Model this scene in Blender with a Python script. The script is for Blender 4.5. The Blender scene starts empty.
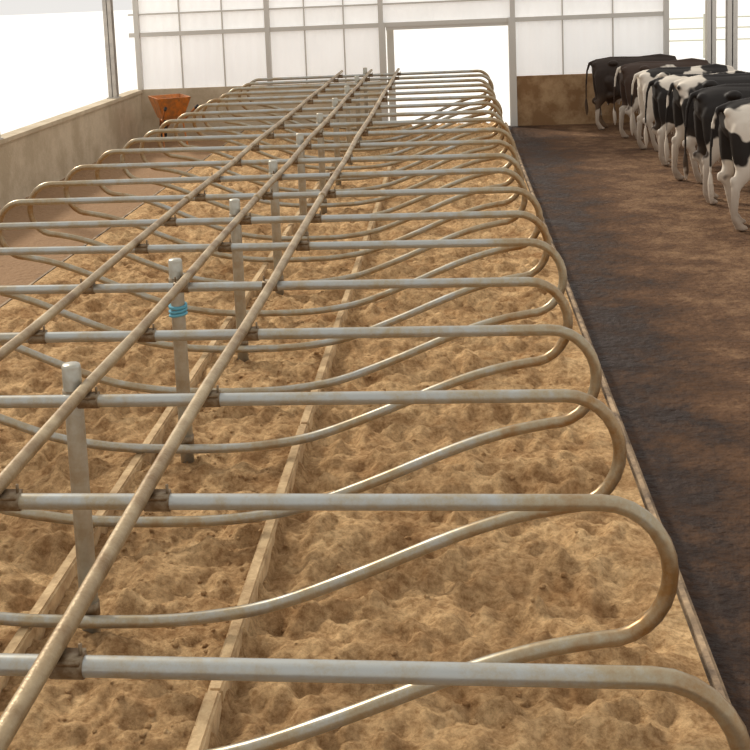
import bpy, bmesh, math, random
from mathutils import Vector, Matrix, noise
random.seed(4)
S=bpy.context.scene
try:
    S.view_settings.view_transform='Standard'
except Exception: pass

# ---------------------------------------------------------------- materials
def mat(name, base=(.5,.5,.5), rough=.7, metal=0.0, c2=None, scale=5, bump=0.0, bscale=30, detail=6, lo=.4, hi=.6, emit=0, spec=None):
    m=bpy.data.materials.new(name); m.use_nodes=True
    nt=m.node_tree; N=nt.nodes; L=nt.links
    b=N['Principled BSDF']
    b.inputs['Base Color'].default_value=(*base,1); b.inputs['Roughness'].default_value=rough
    b.inputs['Metallic'].default_value=metal
    if spec is not None: b.inputs['Specular IOR Level'].default_value=spec
    tc=N.new('ShaderNodeTexCoord')
    if c2:
        n=N.new('ShaderNodeTexNoise'); n.inputs['Scale'].default_value=scale; n.inputs['Detail'].default_value=detail
        n.inputs['Roughness'].default_value=.65
        r=N.new('ShaderNodeValToRGB'); r.color_ramp.elements[0].position=lo; r.color_ramp.elements[1].position=hi
        r.color_ramp.elements[0].color=(*base,1); r.color_ramp.elements[1].color=(*c2,1)
        L.new(tc.outputs['Object'],n.inputs['Vector']); L.new(n.outputs['Fac'],r.inputs['Fac']); L.new(r.outputs['Color'],b.inputs['Base Color'])
    if bump:
        n2=N.new('ShaderNodeTexNoise'); n2.inputs['Scale'].default_value=bscale; n2.inputs['Detail'].default_value=8
        bp=N.new('ShaderNodeBump'); bp.inputs['Strength'].default_value=bump; bp.inputs['Distance'].default_value=.03
        L.new(tc.outputs['Object'],n2.inputs['Vector']); L.new(n2.outputs['Fac'],bp.inputs['Height']); L.new(bp.outputs['Normal'],b.inputs['Normal'])
    if emit:
        b.inputs['Emission Color'].default_value=(1,.98,.95,1); b.inputs['Emission Strength'].default_value=emit
    return m

# sand: broad damp/dry patches plus fine crumb mottling
def sand_mat():
    m=bpy.data.materials.new('sand'); m.use_nodes=True
    nt=m.node_tree;N=nt.nodes;L=nt.links;b=N['Principled BSDF']
    tc=N.new('ShaderNodeTexCoord')
    def nz(s,d,r=.65):
        n=N.new('ShaderNodeTexNoise'); n.inputs['Scale'].default_value=s; n.inputs['Detail'].default_value=d; n.inputs['Roughness'].default_value=r
        L.new(tc.outputs['Object'],n.inputs['Vector']); return n
    a=nz(2.2,7,.7); f=nz(22,9,.75)
    r1=N.new('ShaderNodeValToRGB'); e=r1.color_ramp.elements
    e[0].position=.34; e[0].color=(.40,.225,.10,1); e[1].position=.64; e[1].color=(.80,.545,.29,1)
    L.new(a.outputs['Fac'],r1.inputs['Fac'])
    r2=N.new('ShaderNodeValToRGB'); e=r2.color_ramp.elements
    e[0].position=.36; e[0].color=(.54,.46,.38,1); e[1].position=.60; e[1].color=(1.08,1.08,1.07,1)
    L.new(f.outputs['Fac'],r2.inputs['Fac'])
    mx=N.new('ShaderNodeMixRGB'); mx.blend_type='MULTIPLY'; mx.inputs['Fac'].default_value=1
    L.new(r1.outputs[0],mx.inputs['Color1']); L.new(r2.outputs[0],mx.inputs['Color2']); L.new(mx.outputs[0],b.inputs['Base Color'])
    bp=N.new('ShaderNodeBump'); bp.inputs['Strength'].default_value=1; bp.inputs['Distance'].default_value=.04
    L.new(f.outputs['Fac'],bp.inputs['Height']); L.new(bp.outputs['Normal'],b.inputs['Normal'])
    b.inputs['Roughness'].default_value=.95; b.inputs['Specular IOR Level'].default_value=.1
    return m
M_sand=sand_mat()
M_board=mat('sandy_concrete_lip',(.40,.26,.13),.9,0,(.62,.44,.24),5,.5,30)
M_conc=mat('concrete_curb',(.12,.08,.05),.85,0,(.42,.29,.17),3,.4,30)
M_wall=mat('rendered_wall',(.46,.37,.25),.9,0,(.60,.50,.36),1.2,.2,20)
M_wallb=mat('stained_wall',(.24,.13,.055),.9,0,(.42,.27,.14),2,.2,20)
M_panel=mat('glowing_polycarbonate_sheet',(.86,.84,.80),.5,0,(.93,.91,.87),1.0,emit=.34)  # sheets emit a little, standing in for daylight coming through them
M_steel=mat('painted_steel',(.44,.41,.37),.5,.1,(.56,.52,.46),4)
M_white=mat('white_steel',(.60,.57,.52),.5,0)
M_rail=mat('stained_pipe',(.20,.12,.05),.42,.4,(.46,.36,.22),4,.15,60,lo=.35,hi=.68)
M_post=mat('galvanised_post',(.47,.46,.40),.38,.5,(.32,.24,.14),4,.1,50,lo=.45,hi=.7)
M_clamp=mat('clamp_steel',(.26,.2,.13),.55,.6,(.16,.10,.05),20)
M_yard=mat('pale_yard',(.90,.89,.87),.95,0,(.97,.96,.95),.3)
M_blue=mat('blue_twine',(.12,.38,.5),.7)
M_orange=mat('orange_paint',(.62,.2,.03),.5,.1,(.35,.14,.04),9)
M_rubber=mat('rubber',(.03,.03,.03),.8)
M_fence=mat('weathered_rail',(.6,.6,.5),.8)

# pipe material: galvanised, soiled towards the loop ends and underside
def pipe_mat():
    m=bpy.data.materials.new('galvanised_pipe'); m.use_nodes=True
    nt=m.node_tree;N=nt.nodes;L=nt.links;b=N['Principled BSDF']
    tc=N.new('ShaderNodeTexCoord'); oi=N.new('ShaderNodeObjectInfo')
    off=N.new('ShaderNodeVectorMath'); off.operation='MULTIPLY_ADD'
    off.inputs[1].default_value=(1,1,1)
    L.new(tc.outputs['Object'],off.inputs[0])
    cmb=N.new('ShaderNodeCombineXYZ'); mu=N.new('ShaderNodeMath'); mu.operation='MULTIPLY'; mu.inputs[1].default_value=40
    L.new(oi.outputs['Random'],mu.inputs[0]); L.new(mu.outputs[0],cmb.inputs[1]); L.new(cmb.outputs[0],off.inputs[2])
    n=N.new('ShaderNodeTexNoise'); n.inputs['Scale'].default_value=3; n.inputs['Detail'].default_value=10; n.inputs['Roughness'].default_value=.8
    L.new(off.outputs[0],n.inputs['Vector'])
    sp=N.new('ShaderNodeSeparateXYZ'); L.new(tc.outputs['Object'],sp.inputs[0])
    ab=N.new('ShaderNodeMath'); ab.operation='ABSOLUTE'; L.new(sp.outputs['X'],ab.inputs[0])
    mr=N.new('ShaderNodeMapRange'); mr.inputs['From Min'].default_value=1.8; mr.inputs['From Max'].default_value=2.6
    mr.inputs['To Min'].default_value=0; mr.inputs['To Max'].default_value=.22
    L.new(ab.outputs[0],mr.inputs['Value'])
    mz=N.new('ShaderNodeMapRange'); mz.inputs['From Min'].default_value=1.2; mz.inputs['From Max'].default_value=.5
    mz.inputs['To Min'].default_value=0; mz.inputs['To Max'].default_value=.10
    L.new(sp.outputs['Z'],mz.inputs['Value'])
    a1=N.new('ShaderNodeMath'); L.new(n.outputs['Fac'],a1.inputs[0]); L.new(mr.outputs[0],a1.inputs[1])
    a2=N.new('ShaderNodeMath'); L.new(a1.outputs[0],a2.inputs[0]); L.new(mz.outputs[0],a2.inputs[1])
    r=N.new('ShaderNodeValToRGB'); e=r.color_ramp.elements
    e[0].position=.46; e[0].color=(.41,.42,.40,1); e[1].position=.82; e[1].color=(.28,.155,.055,1)
    x=r.color_ramp.elements.new(.62); x.color=(.37,.31,.21,1)
    L.new(a2.outputs[0],r.inputs['Fac']); L.new(r.outputs['Color'],b.inputs['Base Color'])
    b.inputs['Metallic'].default_value=.6; b.inputs['Roughness'].default_value=.36
    return m
M_pipe=pipe_mat()

# alley floor: wet dark manure beside the kerb, red-brown further out
def floor_mat():
    m=bpy.data.materials.new('soiled_concrete_floor'); m.use_nodes=True
    nt=m.node_tree;N=nt.nodes;L=nt.links;b=N['Principled BSDF']
    tc=N.new('ShaderNodeTexCoord'); sp=N.new('ShaderNodeSeparateXYZ'); L.new(tc.outputs['Object'],sp.inputs[0])
    n=N.new('ShaderNodeTexNoise'); n.inputs['Scale'].default_value=1.5; n.inputs['Detail'].default_value=11; n.inputs['Roughness'].default_value=.82
    L.new(tc.outputs['Object'],n.inputs['Vector'])
    sb=N.new('ShaderNodeMath'); sb.operation='SUBTRACT'; sb.inputs[1].default_value=3.25; L.new(sp.outputs['X'],sb.inputs[0])
    ab=N.new('ShaderNodeMath'); ab.operation='ABSOLUTE'; L.new(sb.outputs[0],ab.inputs[0])
    mr=N.new('ShaderNodeMapRange'); mr.inputs['From Min'].default_value=.1; mr.inputs['From Max'].default_value=1.2
    mr.inputs['To Min'].default_value=-.18; mr.inputs['To Max'].default_value=.03
    L.new(ab.outputs[0],mr.inputs['Value'])
    ml=N.new('ShaderNodeMapRange'); ml.inputs['From Min'].default_value=-2; ml.inputs['From Max'].default_value=-3
    ml.inputs['To Min'].default_value=0; ml.inputs['To Max'].default_value=.25
    L.new(sp.outputs['X'],ml.inputs['Value'])
    a0=N.new('ShaderNodeMath'); L.new(mr.outputs[0],a0.inputs[0]); L.new(n.outputs['Fac'],a0.inputs[1])
    a=N.new('ShaderNodeMath'); L.new(a0.outputs[0],a.inputs[0]); L.new(ml.outputs[0],a.inputs[1])
    r=N.new('ShaderNodeValToRGB'); e=r.color_ramp.elements
    e[0].position=.28; e[0].color=(.026,.014,.009,1); e[1].position=.72; e[1].color=(.29,.175,.095,1)
    x=e.new(.5); x.color=(.11,.058,.031,1)
    L.new(a.outputs[0],r.inputs['Fac']); L.new(r.outputs['Color'],b.inputs['Base Color'])
    n2=N.new('ShaderNodeTexNoise'); n2.inputs['Scale'].default_value=14; n2.inputs['Detail'].default_value=8
    L.new(tc.outputs['Object'],n2.inputs['Vector'])
    bp=N.new('ShaderNodeBump'); bp.inputs['Strength'].default_value=.9; bp.inputs['Distance'].default_value=.05
    L.new(n2.outputs['Fac'],bp.inputs['Height']); L.new(bp.outputs['Normal'],b.inputs['Normal'])
    rr=N.new('ShaderNodeMapRange'); rr.inputs['From Min'].default_value=.22; rr.inputs['From Max'].default_value=.45
    rr.inputs['To Min'].default_value=.38; rr.inputs['To Max'].default_value=.85
    L.new(a.outputs[0],rr.inputs['Value']); L.new(rr.outputs[0],b.inputs['Roughness'])
    b.inputs['Specular IOR Level'].default_value=.12
    return m
M_floor=floor_mat()

def cow_mat(name, off, thr, white=(.66,.59,.50), black=(.016,.012,.010)):
    m=bpy.data.materials.new(name); m.use_nodes=True
    nt=m.node_tree;N=nt.nodes;L=nt.links;b=N['Principled BSDF']
    tc=N.new('ShaderNodeTexCoord'); mp=N.new('ShaderNodeMapping'); mp.inputs['Location'].default_value=off
    L.new(tc.outputs['Object'],mp.inputs['Vector'])
    n=N.new('ShaderNodeTexNoise'); n.inputs['Scale'].default_value=1.5; n.inputs['Detail'].default_value=3; n.inputs['Roughness'].default_value=.5
    L.new(mp.outputs[0],n.inputs['Vector'])
    sp=N.new('ShaderNodeSeparateXYZ'); L.new(tc.outputs['Object'],sp.inputs[0])
    mr=N.new('ShaderNodeMapRange'); mr.inputs['From Min'].default_value=.9; mr.inputs['From Max'].default_value=.4
    mr.inputs['To Min'].default_value=0; mr.inputs['To Max'].default_value=.28
    L.new(sp.outputs['Z'],mr.inputs['Value'])
    a=N.new('ShaderNodeMath'); L.new(n.outputs['Fac'],a.inputs[0]); L.new(mr.outputs[0],a.inputs[1])
    r=N.new('ShaderNodeValToRGB'); e=r.color_ramp.elements
    e[0].position=thr; e[0].color=(*black,1); e[1].position=thr+.02; e[1].color=(*white,1)
    L.new(a.outputs[0],r.inputs['Fac'])
    mr2=N.new('ShaderNodeMapRange'); mr2.inputs['From Min'].default_value=.75; mr2.inputs['From Max'].default_value=.1
    mr2.inputs['To Min'].default_value=0; mr2.inputs['To Max'].default_value=.65
    L.new(sp.outputs['Z'],mr2.inputs['Value'])
    mx=N.new('ShaderNodeMixRGB'); mx.inputs['Color2'].default_value=(.22,.13,.07,1)
    L.new(mr2.outputs[0],mx.inputs['Fac']); L.new(r.outputs['Color'],mx.inputs['Color1'])
    L.new(mx.outputs[0],b.inputs['Base Color']); b.inputs['Roughness'].default_value=.6
    b.inputs['Specular IOR Level'].default_value=.3
    return m

# ---------------------------------------------------------------- mesh helpers
def new_obj(name, bm, mats, smooth=True, parent=None):
    me=bpy.data.meshes.new(name); bm.normal_update(); bm.to_mesh(me); bm.free()
    if not isinstance(mats,(list,tuple)): mats=[mats]
    for m in mats: me.materials.append(m)
    if smooth:
        for p in me.polygons: p.use_smooth=True
    o=bpy.data.objects.new(name,me); S.collection.objects.link(o)
    if parent: o.parent=parent
    return o

def box(bm, x0,x1,y0,y1,z0,z1, mi=0, bev=0):
    r=bmesh.ops.create_cube(bm,size=1.0)
    vs=r['verts']
    for v in vs:
        v.co=Vector(((x0+x1)/2+v.co.x*(x1-x0),(y0+y1)/2+v.co.y*(y1-y0),(z0+z1)/2+v.co.z*(z1-z0)))
    fs=set(f for v in vs for f in v.link_faces)
    for f in fs: f.material_index=mi
    if bev:
        es=list(set(e for v in vs for e in v.link_edges))
        bmesh.ops.bevel(bm,geom=es,offset=bev,segments=2,affect='EDGES')

def tube(bm, pts, r, seg=12, closed=False, mi=0, caps=True):
    pts=[Vector(p) for p in pts]; n=len(pts)
    rings=[]; up=None
    for i,p in enumerate(pts):
        if closed: t=(pts[(i+1)%n]-pts[i-1]).normalized()
        else: t=(pts[min(i+1,n-1)]-pts[max(i-1,0)]).normalized()
        if up is None:
            up=Vector((0,0,1)) if abs(t.z)<.9 else Vector((0,1,0))
            up=(up-t*up.dot(t)).normalized()
        else:
            up=(up-t*up.dot(t)).normalized()
        s=t.cross(up)
        rr=r[i] if isinstance(r,(list,tuple)) else r
        rings.append([bm.verts.new(p+(up*math.cos(a)+s*math.sin(a))*rr) for a in [2*math.pi*k/seg for k in range(seg)]])
    m=n if closed else n-1
    for i in range(m):
        A=rings[i];B=rings[(i+1)%n]
        for k in range(seg):
            f=bm.faces.new((A[k],A[(k+1)%seg],B[(k+1)%seg],B[k])); f.material_index=mi
    if not closed and caps:
        f=bm.faces.new(rings[0][::-1]); f.material_index=mi
        f=bm.faces.new(rings[-1]); f.material_index=mi
    bmesh.ops.recalc_face_normals(bm,faces=bm.faces[:])

def catmull(P,n=6):
    P=[Vector(p) for p in P]; out=[]
    for i in range(len(P)-1):
        a=P[max(i-1,0)];b=P[i];c=P[i+1];d=P[min(i+2,len(P)-1)]
        for k in range(n):
            t=k/n
            out.append(.5*((2*b)+(c-a)*t+(2*a-5*b+4*c-d)*t*t+(3*b-a-3*c+d)*t**3))
    out.append(P[-1]); return out

_t=bmesh.new(); bmesh.ops.create_icosphere(_t,subdivisions=2,radius=1); _t.verts.ensure_lookup_table()
ICO_V=[v.co.copy() for v in _t.verts]; ICO_F=[tuple(v.index for v in f.verts) for f in _t.faces]; _t.free()
_t=bmesh.new(); bmesh.ops.create_icosphere(_t,subdivisions=1,radius=1); _t.verts.ensure_lookup_table()
IC1_V=[v.co.copy() for v in _t.verts]; IC1_F=[tuple(v.index for v in f.verts) for f in _t.faces]; _t.free()

# ---------------------------------------------------------------- layout constants
SP=1.119; Y0=4.27; K0=-2; K1=19
YB=27.3; XL=-5.4; XR=7.2; FZ=-.12
BZ=1.28

# ---------------------------------------------------------------- ground and shell
bm=bmesh.new(); bmesh.ops.create_grid(bm,x_segments=2,y_segments=2,size=200)
g=new_obj('ground_outside',bm,M_yard); g.location=(0,60,FZ-.06)
bm=bmesh.new(); box(bm,XL-.1,XR+2.2,-3,YB+.1,FZ-.05,FZ)
new_obj('floor',bm,M_floor,False)

bm=bmesh.new(); box(bm,XL-.2,XL,-3,YB,FZ-.05,.93)
box(bm,XL-.25,XL+.04,-3,YB,.93,1.0)
new_obj('wall_left',bm,M_wall,False)
for yy in (5.0,11.7,18.4,25.4):
    bm=bmesh.new()
    x=XL-.1
    box(bm,x-.09,x+.09,yy-.1,yy-.085,1.0,5.2); box(bm,x-.09,x+.09,yy+.085,yy+.1,1.0,5.2); box(bm,x-.008,x+.008,yy-.1,yy+.1,1.0,5.2)
    box(bm,x-.12,x+.12,yy-.14,yy+.14,1.0,1.02)
    new_obj('steel_column' ,bm,M_steel,False)
bm=bmesh.new()
tube(bm,[(XL-.1,-3,4.8),(XL-.1,YB,4.8)],.05)
new_obj('trim_1',bm,M_steel)

WT=1.0
bm=bmesh.new(); box(bm,XL-.2,.2,YB,YB+.2,FZ-.05,WT)
new_obj('wall_back_left',bm,M_wall,False)
bm=bmesh.new(); box(bm,3.22,XR,YB,YB+.2,FZ-.05,WT)
new_obj('wall_back_right',bm,M_wallb,False)
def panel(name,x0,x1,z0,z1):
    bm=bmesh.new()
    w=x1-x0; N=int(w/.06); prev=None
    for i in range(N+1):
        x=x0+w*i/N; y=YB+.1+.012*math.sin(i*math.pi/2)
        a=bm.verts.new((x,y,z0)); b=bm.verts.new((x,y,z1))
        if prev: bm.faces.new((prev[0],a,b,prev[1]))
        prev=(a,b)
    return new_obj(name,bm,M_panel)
BM=2.22
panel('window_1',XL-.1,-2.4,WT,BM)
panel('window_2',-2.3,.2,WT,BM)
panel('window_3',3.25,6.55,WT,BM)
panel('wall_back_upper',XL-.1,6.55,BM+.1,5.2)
bm=bmesh.new()
box(bm,XL-.2,6.6,YB+.0,YB+.12,BM,BM+.1)
box(bm,XL-.2,6.6,YB+.02,YB+.1,2.72,2.76)
for x in (XL,-2.35,.25,3.2,6.55):
    box(bm,x-.055,x+.055,YB-.04,YB+.12,WT,5.2)
for x in (-4.4,-3.4,-1.5,-.6,4.3,5.4):
    box(bm,x-.015,x+.015,YB+.04,YB+.1,WT,5.2)
box(bm,.2,.34,YB-.06,YB+.2,FZ,BM+.1); box(bm,3.1,3.26,YB-.06,YB+.2,FZ,BM+.1)
new_obj('trim_back_frame',bm,M_white,False)
bm=bmesh.new()
box(bm,.36,.52,YB+.24,YB+.28,FZ,BM); box(bm,.36,3.1,YB+.02,YB+.08,BM-.07,BM)
new_obj('door_1',bm,M_white,False)
for yy in (27.3,25.3,18.3,12.3):
    bm=bmesh.new(); x=XR+.3
    box(bm,x-.1,x+.1,yy-.1,yy-.085,FZ,5.2); box(bm,x-.1,x+.1,yy+.085,yy+.1,FZ,5.2); box(bm,x-.01,x+.01,yy-.1,yy+.1,FZ,5.2)
    box(bm,x-.14,x+.14,yy-.14,yy+.14,FZ,FZ+.02)
    new_obj('steel_column',bm,M_white,False)
bm=bmesh.new()
for z in (.35,1.25): tube(bm,[(XR+1.4,8,z),(XR+1.4,YB-.1,z)],.03,8)
for k in range(15):
    y=8+k*1.3; tube(bm,[(XR+1.4,y,FZ),(XR+1.4,y,1.25)],.035,8)
new_obj('feed_barrier',bm,M_post)
# paddock fence outside, to the right of the barn
bm=bmesh.new()
for z in (.5,.95,1.35): tube(bm,[(9,48,z),(26,45,z)],.03,6)
for k in range(8):
    t=k/7; tube(bm,[(9+17*t,48-3*t,FZ-.06),(9+17*t,48-3*t,1.5)],.045,6)
new_obj('paddock_fence',bm,M_fence)

# ---------------------------------------------------------------- sand bed
EDGE=2.95
random.seed(11)
pits=[]
for k in range(620):
    x=random.uniform(-2.7,2.7)
    if -.45<x<.85 and random.random()<.6: continue
    pits.append((x,random.uniform(2,14),random.uniform(.05,.11),random.uniform(.018,.05)))
grid={}
for p in pits: grid.setdefault((int((p[0]+5)/.3),int(p[1]/.3)),[]).append(p)
def sand_h(x,y):
    p=Vector((x,y,0))
    h=.035*noise.noise(p*1.1)+.035*noise.noise(p*3.1+Vector((9,3,1)))
    t=noise.turbulence(p*4.2,5,False)
    h+=.055*(t-.5)
    h+=.022*noise.noise(p*11)+.011*noise.noise(p*27)
    c=noise.noise(p*6.5+Vector((4,4,4)))
    if c>.15: h+=(c-.15)*.10
    c=noise.noise(p*5+Vector((14,4,4)))
    if c>.2: h-=(c-.2)*.10
    gi,gj=int((x+5)/.3),int(y/.3)
    for a in (gi-1,gi,gi+1):
        for b in (gj-1,gj,gj+1):
            for (px,py,pr,pd) in grid.get((a,b),()):
                d2=((x-px)**2+(y-py)**2)/(pr*pr)
                if d2<5: h+= -pd*math.exp(-d2*1.6)+pd*.45*math.exp(-(math.sqrt(d2)-1.35)**2*5)
    ph=((y-Y0)/SP)%1.0
    hol=math.sin(math.pi*ph)
    ax=abs(x)
    if ax>.8:
        q=min(1,(ax-.8)/.5)*min(1,(EDGE-ax)/.35+.2)
        h-=.05*hol*q
    if x>.78 and x<1.15: h-=.05*(1-(x-.78)/.37)
    k=min(1,max(0,(EDGE-ax)/.2))
    return max((h+.05)*k,-.09)
V=[];Fc=[]
ys=[];y=1.9
while y<YB-.25:
    ys.append(y); y+= .02 if y<8 else (.035 if y<14 else .08)
nx=260
xs=[-EDGE+2*EDGE*i/nx for i in range(nx+1)]
for y in ys:
    for x in xs: V.append((x,y,sand_h(x,y)))
for j in range(len(ys)-1):
    for i in range(nx):
        a=j*(nx+1)+i; Fc.append((a,a+1,a+nx+2,a+nx+1))
for k in range(1800):
    x=random.choice([random.uniform(-.3,.7),random.uniform(-2.6,2.7)]); y=2.2+random.random()**1.5*10
    r=random.uniform(.005,.018); c=Vector((x,y,sand_h(x,y))); b0=len(V)
    for v in IC1_V:
        q=c+Vector((v.x*r*1.2,v.y*r*1.2,v.z*r*.8)); q+=noise.noise_vector(q*40)*r*.5; V.append(tuple(q))
    Fc+= [tuple(i+b0 for i in f) for f in IC1_F]
me=bpy.data.meshes.new('sand_bed'); me.from_pydata(V,[],Fc); me.materials.append(M_sand)
for p in me.polygons: p.use_smooth=True
o=bpy.data.objects.new('sand_bed',me); S.collection.objects.link(o)
for nm,xx in (('kerb_right',EDGE),('kerb_left',-EDGE-.07)):
    bm=bmesh.new(); box(bm,xx,xx+.07,1.5,YB-.2,FZ,0.0,bev=.02); new_obj(nm,bm,M_conc,False)
for xx in (-.33,.73):
    bm=bmesh.new()
    y=1.6
    while y<YB-.4:
        L_=min(3.3,YB-.4-y)
        dz=random.uniform(-.01,.012); dx=random.uniform(-.008,.008)
        box(bm,xx+dx-.035,xx+dx+.035,y,y+L_-.006,-.1,.105+dz,bev=.012); y+=L_
    new_obj('brisket_board',bm,M_board,False)

# ---------------------------------------------------------------- dividers
EX=2.34
pts=[(EX+.25*math.sin(a),0,BZ-.27+.27*math.cos(a)) for a in [math.pi*k/14 for k in range(15)]]
low=catmull([(EX,0,BZ-.54),(2.1,0,.69),(1.8,0,.59),(1.3,0,.38),(.9,0,.235),(.55,0,.17),(.3,0,.15)],5)
H=pts+[tuple(p) for p in low[1:]]
top=[(x,0,BZ) for x in [-2.0,-1.4,-.7,0,.7,1.4,2.0]]
bot=[(0,0,.145)]
left=[(-p[0],0,p[2]) for p in H[::-1]]
loop=top+H+bot+left
RX=(-.57,.075,.67)
bm=bmesh.new(); tube(bm,loop,.031,14,closed=True)
for x in RX:
    tube(bm,[(x-.05,0,BZ),(x+.05,0,BZ)],.037,12,mi=1)
    box(bm,x-.045,x+.045,-.04,.04,BZ+.02,BZ+.034,mi=1)
    for sx in (-1,1):
        tube(bm,[(x+.04*sx,.0,BZ+.02),(x+.04*sx,.0,BZ+.07)],.006,6,mi=1)
DM=bpy.data.meshes.new('cubicle_divider'); bm.to_mesh(DM); bm.free()
DM.materials.append(M_pipe); DM.materials.append(M_clamp)
for p in DM.polygons: p.use_smooth=True
random.seed(5)
for k in range(K0,K1+1):
    o=bpy.data.objects.new('cubicle_divider',DM); S.collection.objects.link(o)
    o.location=(random.uniform(-.04,.04),Y0+SP*k,random.uniform(-.004,.004))
    o.rotation_euler=(random.uniform(-.03,.03),random.uniform(-.003,.003),random.uniform(-.014,.014))

for nm,xx,zz in (('neck_rail',RX[2],BZ+.06),('neck_rail',RX[0],BZ+.06),('ridge_rail',RX[1],BZ+.06)):
    bm=bmesh.new()
    pts=[(xx+.008*math.sin(i*1.3),1.2+i*(26.2-1.2)/24,zz+.005*math.sin(i*2.1)) for i in range(25)]
    tube(bm,pts,.029,14)
    for i in (9,21):
        p=Vector(pts[i]); q=Vector(pts[i+1]); d=(q-p).normalized()
        tube(bm,[p-d*.07,p+d*.07],.034,14)
    new_obj(nm,bm,M_rail)

PT=1.44
for k in range(-1,K1+1,2):
    bm=bmesh.new()
    tube(bm,[(0,0,-.1),(0,0,PT-.012),(0,0,PT)],[.047,.047,.042],18)
    for z in (BZ,.17):
        tube(bm,[(0,0,z-.035),(0,0,z+.035)],.052,18,mi=1)
    box(bm,.03,.085,-.03,.03,BZ+.01,BZ+.05,mi=1)
    if k==3:
        for j in range(3):
            z=1.12-.03*j; n=16
            tube(bm,[(.054*math.cos(a),.054*math.sin(a),z+.008*math.sin(a+j)) for a in [2*math.pi*i/n for i in range(n)]],.012,6,closed=True,mi=2)
    o=new_obj('support_post',bm,[M_post,M_clamp,M_blue]); o.location=(-.02,Y0+SP*k+.09,0)

# ---------------------------------------------------------------- cow
def build_cow(step,headdz):
    CV=[];CF=[]
    def ell(c,r):
        b0=len(CV)
        for v in ICO_V: CV.append((c[0]+v.x*r[0],c[1]+v.y*r[1],c[2]+v.z*r[2]))
        CF.extend(tuple(i+b0 for i in f) for f in ICO_F)
    def chain(P,step=.025):
        T=lambda r: r if isinstance(r,tuple) else (r,r,r)
        for (a,ra),(b,rb) in zip(P[:-1],P[1:]):
            a=Vector(a);b=Vector(b); ra=T(ra); rb=T(rb); n=max(2,int((b-a).length/step))
            for i in range(n+1):
                t=i/n; ell(a.lerp(b,t),tuple(ra[j]+(rb[j]-ra[j])*t for j in range(3)))
    secs=[(-.80,1.20,.11,.11),(-.74,1.17,.19,.18),(-.62,1.13,.25,.25),(-.45,1.08,.28,.31),(-.2,1.0,.31,.38),(.1,.96,.33,.42),(.38,.97,.30,.415),(.6,1.0,.25,.38),(.78,1.05,.18,.30)]
    seg=24
    C=catmull([Vector((s[0],s[1],s[2])) for s in secs],4); Hh=catmull([Vector((s[3],0,0)) for s in secs],4)
    b0=len(CV)
    for c,h in zip(C,Hh):
        for k in range(seg):
            a=2*math.pi*k/seg; ca,sa=math.cos(a),math.sin(a)
            yy=c.z*math.copysign(abs(ca)**.85,ca); zz=h.x*math.copysign(abs(sa)**.9,sa)
            if sa>0: yy*=1-.25*sa*sa
            CV.append((c.x,yy,c.y+zz))
    nr=len(C)
    for j in range(nr-1):
        for k in range(seg):
            A=b0+j*seg;B=A+seg; CF.append((A+k,A+(k+1)%seg,B+(k+1)%seg,B+k))
    CF.append(tuple(b0+k for k in range(seg))[::-1]); CF.append(tuple(b0+(nr-1)*seg+k for k in range(seg)))
    chain([((-.72,0,1.34),.04),((-.45,0,1.375),.045),((.1,0,1.36),.045),((.5,0,1.38),.06),((.75,0,1.33),.06)],.04)
    for s in (-1,1):
        ell((-.43,s*.22,1.30),(.10,.07,.06)); ell((-.76,s*.10,1.27),(.07,.05,.06))
        ds=step*s
        chain([((-.60,s*.15,1.05),(.19,.13,.24)),((-.58,s*.17,.82),(.19,.11,.17)),((-.62,s*.18,.66),(.11,.085,.10)),((-.70,s*.18,.52),(.06,.055,.07)),((-.70+ds*.5,s*.18,.46),.052),((-.68+ds,s*.17,.16),.038),((-.66+ds,s*.17,.12),.046),((-.62+ds,s*.17,.05),.05)])
        ell((-.76,s*.18,.54),(.035,.035,.06))
        chain([((-.5,s*.19,.95),.15),((-.36,s*.22,.74),.11),((-.5,s*.2,.68),.09)])
        ell((-.60+ds,s*.17,.035),(.075,.055,.035))
        chain([((.6,s*.17,1.08),(.14,.09,.2)),((.66,s*.2,.9),(.12,.08,.12)),((.56,s*.19,.70),(.09,.07,.1)),((.58-ds,s*.17,.45),.055),((.585-ds,s*.17,.39),.055),((.57-ds,s*.165,.16),.036),((.58-ds,s*.165,.11),.045),((.61-ds,s*.165,.05),.048)])
        ell((.63-ds,s*.165,.035),(.07,.055,.035))
    ell((-.40,0,.66),(.22,.17,.17))
    for sx in (-.5,-.3):
        for s in (-1,1): chain([((sx,s*.07,.56),.022),((sx,s*.075,.47),.016)],.01)
    ell((.62,0,.68),(.16,.1,.12))
    d=headdz
    chain([((.72,0,1.08),(.16,.15,.27)),((.95,0,1.08+.3*d),(.15,.12,.21)),((1.18,0,1.03+.7*d),(.14,.10,.165)),((1.34,0,1.0+d),(.12,.095,.13))],.04)
    chain([((1.38,0,1.0+d),(.12,.11,.12)),((1.50,0,.90+d),(.10,.105,.10)),((1.66,0,.74+d),(.075,.075,.08)),((1.78,0,.62+d),(.075,.08,.07)),((1.82,0,.58+d),(.06,.075,.06))],.03)
    for s in (-1,1):
        chain([((1.36,s*.10,1.02+d),(.03,.03,.03)),((1.33,s*.19,1.02+d),(.035,.03,.05)),((1.30,s*.27,.99+d),(.018,.02,.025))],.02)
        ell((1.50,s*.10,.94+d),(.035,.02,.03))
        chain([((1.38,s*.06,1.10+d),.022),((1.37,s*.10,1.15+d),.014)],.01)
    chain([((-.76,0,1.33),.035),((-.85,0,1.30),.030),((-.90,.01,1.15),.024),((-.92,.02,.85),.019),((-.92,.03,.62),.019),((-.92,.03,.5),.035),((-.91,.03,.38),.036),((-.91,.03,.28),.018)],.02)
    me=bpy.data.meshes.new('cow_src'); me.from_pydata(CV,[],CF)
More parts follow.
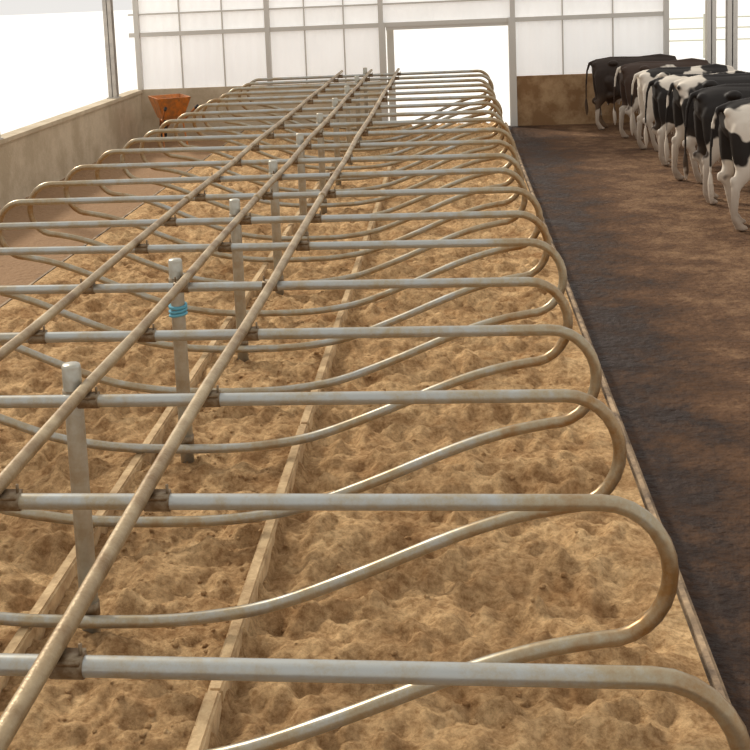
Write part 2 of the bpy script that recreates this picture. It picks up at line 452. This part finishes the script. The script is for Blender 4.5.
    o=bpy.data.objects.new('tmp',me); S.collection.objects.link(o)
    r=o.modifiers.new('r','REMESH'); r.mode='VOXEL'; r.voxel_size=.015; r.use_smooth_shade=True
    sm=o.modifiers.new('s','SMOOTH'); sm.iterations=5; sm.factor=.5
    dg=bpy.context.evaluated_depsgraph_get(); dg.update()
    m2=bpy.data.meshes.new_from_object(o.evaluated_get(dg))
    bpy.data.objects.remove(o)
    for p in m2.polygons: p.use_smooth=True
    return m2
cmesh=[build_cow(.06,-.12),build_cow(-.08,.02)]
cows=[
 (5.70,26.3,.02,0,cow_mat('hide_dark',(1,2,0),.75,black=(.03,.018,.012))),
 (6.05,24.6,.15,1,cow_mat('hide_brown',(5,7,2),.60,black=(.05,.028,.018))),
 (6.15,22.9,.12,1,cow_mat('hide_pale',(3,7,2),.53)),
 (6.15,21.2,.10,0,cow_mat('hide_a',(11,4,5),.60)),
 (6.25,19.4,.20,1,cow_mat('hide_b',(6,1,9),.58)),
 (6.24,17.6,.10,0,cow_mat('hide_d',(8,3,1),.60)),
 (6.20,15.8,.16,0,cow_mat('hide_c',(2,13,4),.58)),
]
for x,y,rz,mi,m in cows:
    me=cmesh[mi].copy(); me.materials.clear(); me.materials.append(m)
    o=bpy.data.objects.new('dairy_cow',me); S.collection.objects.link(o)
    s=1.1 if y>20 else 1.2
    o.location=(x,y,FZ); o.rotation_euler=(0,0,rz); o.scale=(s,s,s)

# ---------------------------------------------------------------- orange barrow in far left corner
bm=bmesh.new()
def frustum(bm,b,t,z0,z1,mi):
    vb=[bm.verts.new((x,y,z0)) for x,y in ((-b[0],-b[1]),(b[0],-b[1]),(b[0],b[1]),(-b[0],b[1]))]
    vt=[bm.verts.new((x,y,z1)) for x,y in ((-t[0],-t[1]),(t[0],-t[1]),(t[0],t[1]),(-t[0],t[1]))]
    vi=[bm.verts.new((v.co.x*.93,v.co.y*.93,z1)) for v in vt]; vj=[bm.verts.new((v.co.x*.9,v.co.y*.9,z0+.04)) for v in vb]
    for a,c in ((vb,vt),(vt,vi),(vi,vj)):
        for i in range(4):
            f=bm.faces.new((a[i],a[(i+1)%4],c[(i+1)%4],c[i])); f.material_index=mi
    bm.faces.new(vb[::-1]).material_index=mi; bm.faces.new(vj).material_index=mi
frustum(bm,(.2,.28),(.34,.46),.42,.75,0)
for s in (-1,1):
    tube(bm,[(s*.05,.75,.2),(s*.14,.3,.4),(s*.22,-.3,.41),(s*.3,-.95,.62)],.02,8,mi=0)
    tube(bm,[(s*.2,-.2,.41),(s*.24,-.35,.0)],.018,8,mi=0)
    tube(bm,[(s*.3,-.95,.62),(s*.31,-1.08,.65)],.026,8,mi=1)
tube(bm,[(0,.75+.2*math.cos(a),.2+.17*math.sin(a)) for a in [2*math.pi*i/18 for i in range(18)]],.035,8,closed=True,mi=1)
tube(bm,[(-.07,.75,.2),(.07,.75,.2)],.02,8,mi=0)
w=new_obj('wheelbarrow',bm,[M_orange,M_rubber],False)
w.location=(-4.35,25.7,FZ); w.rotation_euler=(0,0,.45); w.scale=(1.1,1.1,1.45)

# ---------------------------------------------------------------- light
W=bpy.data.worlds.new('World'); S.world=W; W.use_nodes=True
bg=W.node_tree.nodes['Background']; bg.inputs[0].default_value=(1,.97,.93,1); bg.inputs[1].default_value=.86
sd=bpy.data.lights.new('sun','SUN'); sd.energy=3.2; sd.angle=math.radians(7); sd.color=(1,.93,.8)
so=bpy.data.objects.new('sun',sd); S.collection.objects.link(so)
d=Vector((.6,-.6,-.58)); so.rotation_euler=d.to_track_quat('-Z','Y').to_euler(); so.location=(-10,10,15)

# ---------------------------------------------------------------- camera
F=1200.0; PX=320; PY=160
vx=452-PX; vy=PY+20
Yc=Vector((vx,vy,-F)).normalized()
a=.045; c=(vy-vx*a)/F
Zc=Vector((-a,1,c)).normalized(); Xc=Yc.cross(Zc).normalized()
R=Matrix((Xc,Yc,Zc)).to_4x4()
cd=bpy.data.cameras.new('camera'); cam=bpy.data.objects.new('camera',cd); S.collection.objects.link(cam)
cd.sensor_width=36; cd.lens=36*F/750; cd.shift_x=(375-PX)/750; cd.shift_y=-(375-PY)/750; cd.clip_end=600
cam.matrix_world=Matrix.Translation((1.88,0,3.21))@R
S.camera=cam
